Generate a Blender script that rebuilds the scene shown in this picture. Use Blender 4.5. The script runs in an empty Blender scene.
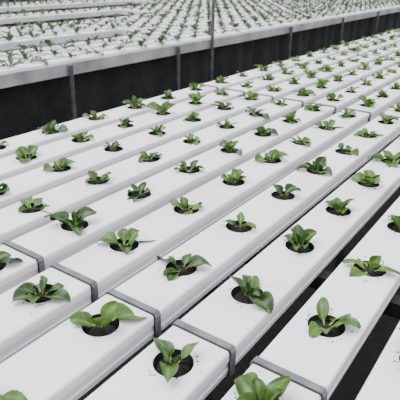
import bpy, math, random
import numpy as np
from mathutils import Matrix, Vector
random.seed(7)
S=0.5; ZT=0.75

# ---------- camera fit (photo points -> regular planting grid) ----------
PTS=[(4,5,262,-1),(4,75,227,0),(4,142,194,1),(4,190,170,2),(4,237,151,3),
(3,33,292,-1),(3,121,243,0),(3,187,207,1),(3,230,180,2),(3,268,161,3),(3,300,144,4),
(2,93,327,-1),(2,184,266,0),(2,246,226,1),(2,286,194,2),(2,320,169,3),(2,347,153,4),
(1,179,362,-1),(1,250,291,0),(1,303,242,1),(1,335,210,2),(1,366,181,3),(1,388,161,4),
(0,320,331,0),(0,370,271,1),(5,24,211,0),(5,94,183,1),(5,152,160,2),(5,193,143,3),
(6,57,169,1),(6,110,149,2),(6,158,134,3),(7,23,156,1),(7,128,124,3)]
def proj(q,u,v):
    f,p,a,r=q[:4]; x=u;y=-v
    xr=math.sin(a)*x-math.cos(a)*y; fw=math.cos(a)*x+math.sin(a)*y
    zc=fw*math.cos(p)+math.sin(p); yc=fw*math.sin(p)-math.cos(p)
    X=math.cos(r)*xr+math.sin(r)*yc; Y=math.cos(r)*yc-math.sin(r)*xr
    return 200+f*X/zc,200-f*Y/zc
def res(q):
    f,p,a,r,s,pv,u0,v0=q
    o=[]
    for n,x,y,k in PTS:
        X,Y=proj(q,u0+s*k,v0-pv*n); o+= [X-x,Y-y]
    o.append((f-481)/10); o.append(r*100)
    return np.array(o)
q=np.array([481,math.radians(23.8),math.radians(35.5),0,.435,.308,1.278,-.39])
for it in range(30):
    r0=res(q); J=np.zeros((len(r0),8))
    for i in range(8):
        d=1e-4*max(1,abs(q[i])); q2=q.copy(); q2[i]+=d; J[:,i]=(res(q2)-r0)/d
    q=q-np.linalg.lstsq(J,r0,rcond=None)[0]
F,P,A,R,SP,PV,U0,V0=[float(t) for t in q]

sc=bpy.context.scene
cam=bpy.data.objects.new("camera",bpy.data.cameras.new("camera")); sc.collection.objects.link(cam)
Rv=Vector((math.sin(A),-math.cos(A),0)); D=Vector((math.cos(P)*math.cos(A),math.cos(P)*math.sin(A),-math.sin(P)))
Uv=Rv.cross(D); R2=Rv*math.cos(R)+Uv*math.sin(R); U2=Uv*math.cos(R)-Rv*math.sin(R)
M=Matrix.Identity(4)
for i in range(3): M[i][0]=R2[i];M[i][1]=U2[i];M[i][2]=-D[i]
M[2][3]=ZT+S
cam.matrix_world=M; cam.data.sensor_width=36; cam.data.lens=36*F/400; cam.data.clip_end=500
sc.camera=cam
def W(u,v,z=0): return (u*S,-v*S,ZT+z*S)

# ---------- materials ----------
def newmat(n):
    m=bpy.data.materials.new(n); m.use_nodes=True; nt=m.node_tree; return m,nt,nt.nodes["Principled BSDF"]
def noisemat(n,c1,c2,scale,rough,bump=0,bscale=50,detail=4,metal=0,lo=.3,hi=.7,grime=None):
    m,nt,b=newmat(n); N=nt.nodes;L=nt.links
    tc=N.new("ShaderNodeTexCoord"); no=N.new("ShaderNodeTexNoise"); no.inputs["Scale"].default_value=scale; no.inputs["Detail"].default_value=detail
    L.new(tc.outputs["Object"],no.inputs["Vector"])
    cr=N.new("ShaderNodeValToRGB"); cr.color_ramp.elements[0].position=lo; cr.color_ramp.elements[1].position=hi
    cr.color_ramp.elements[0].color=(*c1,1); cr.color_ramp.elements[1].color=(*c2,1)
    L.new(no.outputs["Fac"],cr.inputs["Fac"]); out=cr.outputs["Color"]
    if grime:
        mp=N.new("ShaderNodeMapping"); mp.inputs["Scale"].default_value=(.35,1,1); L.new(tc.outputs["Object"],mp.inputs["Vector"])
        g=N.new("ShaderNodeTexNoise"); g.inputs["Scale"].default_value=70; g.inputs["Detail"].default_value=8; g.inputs["Roughness"].default_value=.7
        L.new(mp.outputs[0],g.inputs["Vector"])
        gr=N.new("ShaderNodeValToRGB"); gr.color_ramp.elements[0].position=.57; gr.color_ramp.elements[1].position=.76
        gr.color_ramp.elements[0].color=(0,0,0,1); gr.color_ramp.elements[1].color=(.45,.45,.45,1)
        L.new(g.outputs["Fac"],gr.inputs["Fac"])
        mx=N.new("ShaderNodeMix"); mx.data_type='RGBA'; mx.inputs[7].default_value=(*grime,1)
        L.new(gr.outputs["Color"],mx.inputs[0]); L.new(out,mx.inputs[6]); out=mx.outputs[2]
    L.new(out,b.inputs["Base Color"])
    b.inputs["Roughness"].default_value=rough; b.inputs["Metallic"].default_value=metal
    if bump:
        n2=N.new("ShaderNodeTexNoise"); n2.inputs["Scale"].default_value=bscale; L.new(tc.outputs["Object"],n2.inputs["Vector"])
        bp=N.new("ShaderNodeBump"); bp.inputs["Strength"].default_value=bump; bp.inputs["Distance"].default_value=.01
        L.new(n2.outputs["Fac"],bp.inputs["Height"]); L.new(bp.outputs["Normal"],b.inputs["Normal"])
    return m
m_white=noisemat("white_plastic",(.75,.735,.765),(.86,.845,.875),6,.33,.04,45,grime=(.52,.51,.51))
m_white_far=noisemat("white_plastic_far",(.60,.60,.61),(.80,.79,.80),4,.5)
m_clip=noisemat("clip_steel",(.10,.104,.11),(.20,.205,.21),40,.45,metal=.3)
m_cup=noisemat("dark_net_cup",(.003,.003,.003),(.007,.007,.006),40,.8)
m_soil=noisemat("potting_soil",(.002,.002,.002),(.014,.011,.008),70,.95,.8,150)
m_floor=noisemat("black_weed_mat",(.002,.002,.0024),(.006,.006,.0065),25,.9,.4,80)
m_cloth=noisemat("black_shade_cloth",(.004,.004,.0045),(.014,.014,.015),18,.85,.4,60)
m_metal=noisemat("galvanised_steel",(.06,.062,.065),(.14,.14,.145),30,.5,metal=.5)
m_frame=noisemat("dark_painted_steel",(.004,.004,.005),(.010,.010,.011),30,.6)
m_rail=noisemat("grey_rail",(.22,.22,.23),(.46,.46,.47),6,.5)
def leafmat(name,c1,c2,rib):
    m,nt,b=newmat(name); N=nt.nodes;L=nt.links
    at=N.new("ShaderNodeAttribute"); at.attribute_name="rib"
    tc=N.new("ShaderNodeTexCoord"); no=N.new("ShaderNodeTexNoise"); no.inputs["Scale"].default_value=45
    oi=N.new("ShaderNodeObjectInfo")
    ad=N.new("ShaderNodeMath"); ad.operation='MULTIPLY_ADD'; ad.inputs[1].default_value=.4; ad.inputs[2].default_value=-.22
    L.new(oi.outputs["Random"],ad.inputs[0])
    a2=N.new("ShaderNodeMath"); a2.operation='ADD'
    L.new(tc.outputs["Object"],no.inputs["Vector"]); L.new(no.outputs["Fac"],a2.inputs[0]); L.new(ad.outputs[0],a2.inputs[1])
    cr=N.new("ShaderNodeValToRGB"); cr.color_ramp.elements[0].position=.3; cr.color_ramp.elements[1].position=.75
    cr.color_ramp.elements[0].color=(*c1,1); cr.color_ramp.elements[1].color=(*c2,1)
    L.new(a2.outputs[0],cr.inputs["Fac"])
    mx=N.new("ShaderNodeMix"); mx.data_type='RGBA'; mx.inputs[7].default_value=(*rib,1)
    L.new(at.outputs["Fac"],mx.inputs[0]); L.new(cr.outputs["Color"],mx.inputs[6])
    L.new(mx.outputs[2],b.inputs["Base Color"]); b.inputs["Roughness"].default_value=.4
    tr=N.new("ShaderNodeBsdfTranslucent"); L.new(mx.outputs[2],tr.inputs["Color"])
    ms=N.new("ShaderNodeMixShader"); ms.inputs[0].default_value=.14
    L.new(b.outputs[0],ms.inputs[1]); L.new(tr.outputs[0],ms.inputs[2]); L.new(ms.outputs[0],N["Material Output"].inputs["Surface"])
    return m
m_leaf=leafmat("lettuce_leaf",(.012,.046,.005),(.068,.155,.014),(.24,.36,.09))
m_leaf_far=leafmat("lettuce_leaf_far",(.016,.045,.010),(.06,.11,.02),(.09,.15,.05))

def mkobj(name,vs,fs,mats,midx=None,smooth=False,parent=None,rib=None):
    me=bpy.data.meshes.new(name); me.from_pydata(vs,[],fs); 
    for m in mats: me.materials.append(m)
    if midx is not None: me.polygons.foreach_set("material_index",midx)
    if smooth is True: me.polygons.foreach_set("use_smooth",[True]*len(fs))
    if rib is not None:
        a=me.attributes.new("rib",'FLOAT','POINT'); a.data.foreach_set("value",rib)
    me.update()
    o=bpy.data.objects.new(name,me); sc.collection.objects.link(o)
    if parent: o.parent=parent
    return o
def box(vs,fs,u0,u1,v0,v1,z0,z1):
    b=len(vs)
    for z in (z0,z1):
        for (u,v) in ((u0,v0),(u1,v0),(u1,v1),(u0,v1)): vs.append(W(u,v,z))
    fs+= [(b,b+1,b+2,b+3),(b+4,b+7,b+6,b+5),(b,b+4,b+5,b+1),(b+1,b+5,b+6,b+2),(b+2,b+6,b+7,b+3),(b+3,b+7,b+4,b)]

# ---------- channels ----------
HW=.103; HH=.092; HR=.058; UE=18.0
KMIN=-4; KMAX=int((UE-U0)/SP)
UJ=[-1.88+0,1.022,3.92,6.82,9.72,12.62,15.52]
side=[(HW-.009,0),(HW-.003,-.002),(HW,-.008),(HW,-.034),(HW-.006,-.037),(HW-.006,-.062),(HW-.002,-.065),(HW-.002,-.070),(HW-.006,-.073),(HW-.006,-.088),(HW-.012,-HH)]
prof=side+[(-a,b) for a,b in reversed(side)]
def channel(n):
    vc=V0-PV*n; vs=[];fs=[];mi=[]
    us=U0+SP*(KMIN-.5); ue=U0+SP*(KMAX+.5)
    np_=len(prof)
    for u in (us,ue):
        for a,b in prof: vs.append(W(u,vc+a,b))
    for i in range(np_-1):
        fs.append((i,i+1,np_+i+1,np_+i)); mi.append(0)
    fs.append(tuple(range(np_))); mi.append(0); fs.append(tuple(range(2*np_-1,np_-1,-1))); mi.append(0)
    hw=HW-.009
    ca=math.atan2(hw,SP/2)
    angs=sorted([2*math.pi*i/32 for i in range(32)]+[ca,math.pi-ca,math.pi+ca,2*math.pi-ca])
    na=len(angs)
    for k in range(KMIN,KMAX+1):
        uc=U0+SP*k; b0=len(vs)
        for t in angs:
            c,s=math.cos(t),math.sin(t)
            m=min((SP/2)/abs(c) if abs(c)>1e-6 else 9e9, hw/abs(s) if abs(s)>1e-6 else 9e9)
            vs.append(W(uc+c*m,vc+s*m,0))
        for rr,z in ((HR,0),(HR-.001,-.001),(HR-.003,-.014),(HR-.008,-.026)):
            for t in angs: vs.append(W(uc+math.cos(t)*rr,vc+math.sin(t)*rr,z))
        vs.append(W(uc,vc,-.016)); cidx=len(vs)-1
        for j in range(4):
            for i in range(na):
                i2=(i+1)%na
                fs.append((b0+j*na+i,b0+j*na+i2,b0+(j+1)*na+i2,b0+(j+1)*na+i)); mi.append(0 if j<2 else 1)
        for i in range(na):
            fs.append((b0+4*na+i,b0+4*na+(i+1)%na,cidx)); mi.append(2)
    o=mkobj("hydroponic_channel",vs,fs,[m_white,m_cup,m_soil],mi)
    cv=[];cf=[];cm=[]
    for uj in UJ:
        if uj<us or uj>ue: continue
        for (hwid,e,mt) in ((.0115,.007,0),(.0150,.002,1)):
            b=len(cv)
            outer=[(HW+e,-HH*.98),(HW+e,-.006),(HW-.002,e),(-HW+.002,e),(-HW-e,-.006),(-HW-e,-HH*.98)]
            inner=[(HW-.001,-HH*.98),(HW-.001,-.008),(HW-.006,0),(-HW+.006,0),(-HW+.001,-.008),(-HW+.001,-HH*.98)]
            for du in (-hwid,hwid):
                for a,z in outer: cv.append(W(uj+du,vc+a,z))
            for du in (-hwid,hwid):
                for a,z in inner: cv.append(W(uj+du,vc+a,z))
            for i in range(5):
                cf.append((b+i,b+i+1,b+6+i+1,b+6+i)); cf.append((b+12+i,b+12+i+1,b+i+1,b+i)); cf.append((b+18+i,b+18+i+1,b+6+i+1,b+6+i)); cm+=[mt]*3
    mkobj("joint_clips",cv,cf,[m_clip,m_frame],cm,parent=o)
    return vc
NR=range(-3,9)
for n in NR: channel(n)
VB=V0-PV*8-HW; VF=V0+PV*3+HW

# ---------- support frame ----------
def legmesh(name,us,v0,v1,zt,mat):
    vs=[];fs=[]
    for u in us:
        box(vs,fs,u-.03,u+.03,v0,v1,zt-.06,zt)
        for vv in (v0+.12,(v0+v1)/2,v1-.12): box(vs,fs,u-.025,u+.025,vv-.025,vv+.025,-ZT/S,zt-.06)
    return mkobj(name,vs,fs,[mat])
legmesh("bench_frame",[-.2+1.9*i for i in range(10)],VB+.02,VF-.02,-HH,m_frame)

# ---------- plants ----------
def leaf(V,Fc,Rb,L,Wd,az,e0,bend,nseg,nc,base,tw,rng,petiole=.32,wav=.07):
    ca,sa=math.cos(az),math.sin(az); x=.006;z=base; b=len(V)
    ph=rng.random()*6; curve=rng.uniform(-.35,.35); cupk=rng.uniform(.25,.6)
    for i in range(nseg+1):
        t=i/nseg; th=e0-bend*t*t
        if i: x+=math.cos(th)*L/nseg; z+=math.sin(th)*L/nseg
        if t<petiole: w=.07+.10*(t/petiole)**2
        else:
            q_=(t-petiole)/(1-petiole); w=.17*(1-q_)+math.sin(math.pi*q_**.85)**.75*.93 if q_<1 else .0
            w=max(w,.05)
        w*=Wd/2
        off=curve*L*t*t
        for j in range(-nc,nc+1):
            s=j/nc; cup=cupk*w*s*s+ (wav*Wd*math.sin(9*t+ph+s*2)*abs(s) if t>petiole else 0)
            ss=s*w; sl_=ss+off
            px=x-math.sin(th)*cup; pz=z+math.cos(th)*cup+tw*ss
            V.append((px*ca-sl_*sa,px*sa+sl_*ca,pz)); Rb.append((1 if t<=petiole else (.55*(1-t)+.12) if j==0 else (.16 if abs(j)==nc else 0.0)))
    m=2*nc+1
    for i in range(nseg):
        for j in range(m-1):
            Fc.append((b+i*m+j,b+i*m+j+1,b+(i+1)*m+j+1,b+(i+1)*m+j))
def plant(seed,hi=True,size=1.0):
    rng=random.Random(seed); V=[];Fc=[];Rb=[]
    nl=rng.choice([5,6,7,7,8]) if hi else 6
    a0=rng.random()*6.28; lean=rng.uniform(-12,12); slim=rng.uniform(.85,1.1)
    for i in range(nl):
        az=a0+i*2.4+rng.uniform(-.45,.45); f=i/(nl-1)
        L=(.122-.045*f)*rng.uniform(.75,1.12)*size; Wd=L*rng.uniform(.45,.66)*slim
        e0=math.radians(34+36*f+lean+rng.uniform(-14,12)); bend=math.radians(rng.uniform(25,95)*(1-.4*f))
        leaf(V,Fc,Rb,L,Wd,az,e0,bend,11 if hi else 3,3 if hi else 1,-.012,rng.uniform(-.5,.5),rng,.27,.11 if hi else .05)
    return V,Fc,Rb
def crumbs(V,Fc,seed):
    rng=random.Random(seed)
    for i in range(rng.randint(10,32)):
        r=HR*(1.0+abs(rng.gauss(0,.22))); a=rng.random()*6.28
        if abs(r*math.sin(a))>HW-.012: continue
        x,y=r*math.cos(a),r*math.sin(a); s=rng.uniform(.0012,.0045); b=len(V)
        for k in range(3):
            t=a+k*2.1; V.append((x+s*math.cos(t),y+s*math.sin(t),0.0))
        V.append((x,y,s*.9)); Fc+= [(b,b+1,b+3),(b+1,b+2,b+3),(b+2,b,b+3)]
    b=len(V); n=20
    V.append((0,0,-.004))
    for rr,zz in ((.024,-.009),(.046,-.018)):
        for k in range(n):
            V.append((rr*math.cos(k*6.2832/n),rr*math.sin(k*6.2832/n),zz+rng.uniform(-.003,.004)))
    for k in range(n):
        k2=(k+1)%n; Fc.append((b,b+1+k,b+1+k2)); Fc.append((b+1+k,b+1+n+k,b+1+n+k2,b+1+k2))
def scaled(V): return [(x*S,y*S,z*S) for x,y,z in V]
var=[]
NV=32
for s in range(NV):
    V,Fc,Rb=plant(300+s,True,random.Random(s).uniform(.84,1.08)); nf=len(Fc); nv=len(V)
    crumbs(V,Fc,s)
    me=bpy.data.meshes.new("lettuce_seedling"); me.from_pydata(scaled(V),[],Fc)
    me.materials.append(m_leaf); me.materials.append(m_soil)
    me.polygons.foreach_set("material_index",[0]*nf+[1]*(len(Fc)-nf))
    me.polygons.foreach_set("use_smooth",[True]*nf+[False]*(len(Fc)-nf))
    a=me.attributes.new("rib",'FLOAT','POINT'); a.data.foreach_set("value",Rb+[0]*(len(V)-nv)); me.update()
    var.append((me,V,Fc,Rb,nf))
rng=random.Random(11)
mv=[];mf=[];mr=[]
for n in NR:
    for k in range(KMIN,KMAX+1):
        u=U0+SP*k; v=V0-PV*n; vi=rng.randrange(NV); ro=rng.random()*6.28; s=rng.uniform(.82,1.1)
        if k<=0 and n<=3: s=max(s,1.02)
        if -1<=n and -1<=k<=5:
            o=bpy.data.objects.new("lettuce_seedling",var[vi][0]); sc.collection.objects.link(o)
            o.location=W(u,v,0); o.rotation_euler=(0,0,ro); o.scale=(s,s,s)
        else:
            me,V,Fc,Rb,nf=var[vi]; b=len(mv); c,si=math.cos(ro)*s,math.sin(ro)*s
            nvl=max(max(f) for f in Fc[:nf])+1
            w=W(u,v,0)
            for x,y,z in V[:nvl]:
                mv.append((w[0]+(x*c-y*si)*S,w[1]+(x*si+y*c)*S,w[2]+z*s*S))
            mr+=Rb[:nvl]
            mf+=[tuple(i+b for i in f) for f in Fc[:nf]]
mkobj("lettuce_seedling_rows",mv,mf,[m_leaf],smooth=True,rib=mr)

# ---------- far benches ----------
def unproj_at_v(px,vv):
    lo_,hi_=-3,60
    for _ in range(60):
        m=(lo_+hi_)/2
        if proj(q,m,vv)[0]<px: lo_=m
        else: hi_=m
    return lo_
V2=-4.6
gaps=[(-6.35,-5.55),(-9.0,-7.8),(-11.4,-9.8),(-15.2,-12.6)]
lo=[plant(500+i,False,1.1) for i in range(10)]
cv=[];cf=[];pv_=[];pf=[];pr=[]
v=V2-HW
while v>-50:
    ustart=.2*abs(v)-1
    for gi,g in enumerate(gaps):
        if g[0]<v<g[1]: ustart=max(ustart,unproj_at_v([135,140,150,215][gi],(g[0]+g[1])/2))
    ue=52
    box(cv,cf,ustart,ue,v-HW,v+HW,-HH,0)
    k=int((ustart-U0)/SP)+1
    while U0+SP*k<ue-.2:
        u=U0+SP*k
        if u*u+v*v<62*62:
            V,Fc,Rb=rng.choice(lo); ro=rng.random()*6.28; s=rng.uniform(.75,1.3); b=len(pv_); c,si=math.cos(ro)*s*S,math.sin(ro)*s*S
            w=W(u,v,.004)
            pv_+= [(w[0]+x*c-y*si,w[1]+x*si+y*c,w[2]+(z+.012)*s*S) for x,y,z in V]
            pf+=[tuple(i+b for i in f) for f in Fc]; pr+=Rb
        k+=1
    v-=PV
mkobj("hydroponic_channel_block",cv,cf,[m_white_far])
mkobj("lettuce_seedling_field",pv_,pf,[m_leaf_far],smooth=True,rib=pr)
vs=[];fs=[]; box(vs,fs,-2,52,V2+.0,V2+.05,-.15,-.02); mkobj("bench_side_rail",vs,fs,[m_rail])
vs=[];fs=[]; n=700
for i in range(n+1):
    u=-2+54*i/n
    for j,z in enumerate((-.12,-.6,-ZT/S)):
        vs.append(W(u,V2-.12+.05*math.sin(u*5)*(.3+j*.5)+.03*math.sin(u*13),z))
for i in range(n):
    for j in range(2):
        a=i*3+j; fs.append((a,a+3,a+4,a+1))
mkobj("shade_cloth",vs,fs,[m_cloth],smooth=True)
for px,top in ((72,-.03),(180,-.03),(214,.7),(293,-.03),(345,-.03),(380,-.03)):
    u=unproj_at_v(px,V2+.12); vs=[];fs=[]
    pv2=V2+.09; N=12; zt=top; pr_=.027
    for z in (-ZT/S,zt):
        for k in range(N): vs.append(W(u+pr_*math.cos(k*2*math.pi/N),pv2+pr_*math.sin(k*2*math.pi/N),z))
    fs=[(k,(k+1)%N,N+(k+1)%N,N+k) for k in range(N)]+[tuple(range(N))[::-1],tuple(range(N,2*N))]
    box(vs,fs,u-.07,u+.07,pv2-.07,pv2+.07,-ZT/S,-ZT/S+.03)
    mkobj("support_post",vs,fs,[m_metal])

me=bpy.data.meshes.new("floor"); me.from_pydata([(-60,-60,0),(120,-60,0),(120,120,0),(-60,120,0)],[],[(0,1,2,3)]); me.materials.append(m_floor)
o=bpy.data.objects.new("floor",me); sc.collection.objects.link(o)

# ---------- light ----------
w=bpy.data.worlds.new("World"); sc.world=w; w.use_nodes=True; nt=w.node_tree
bg=nt.nodes["Background"]; bg.inputs[0].default_value=(.95,.97,1,1); bg.inputs[1].default_value=1.9
sl=bpy.data.lights.new("sun","SUN"); sl.energy=3.6; sl.angle=math.radians(45); sl.color=(.98,.99,1)
so=bpy.data.objects.new("sun",sl); sc.collection.objects.link(so)
so.rotation_euler=(math.radians(-20),math.radians(-15),0)
cam.data.dof.use_dof=True; cam.data.dof.focus_distance=.95; cam.data.dof.aperture_fstop=14
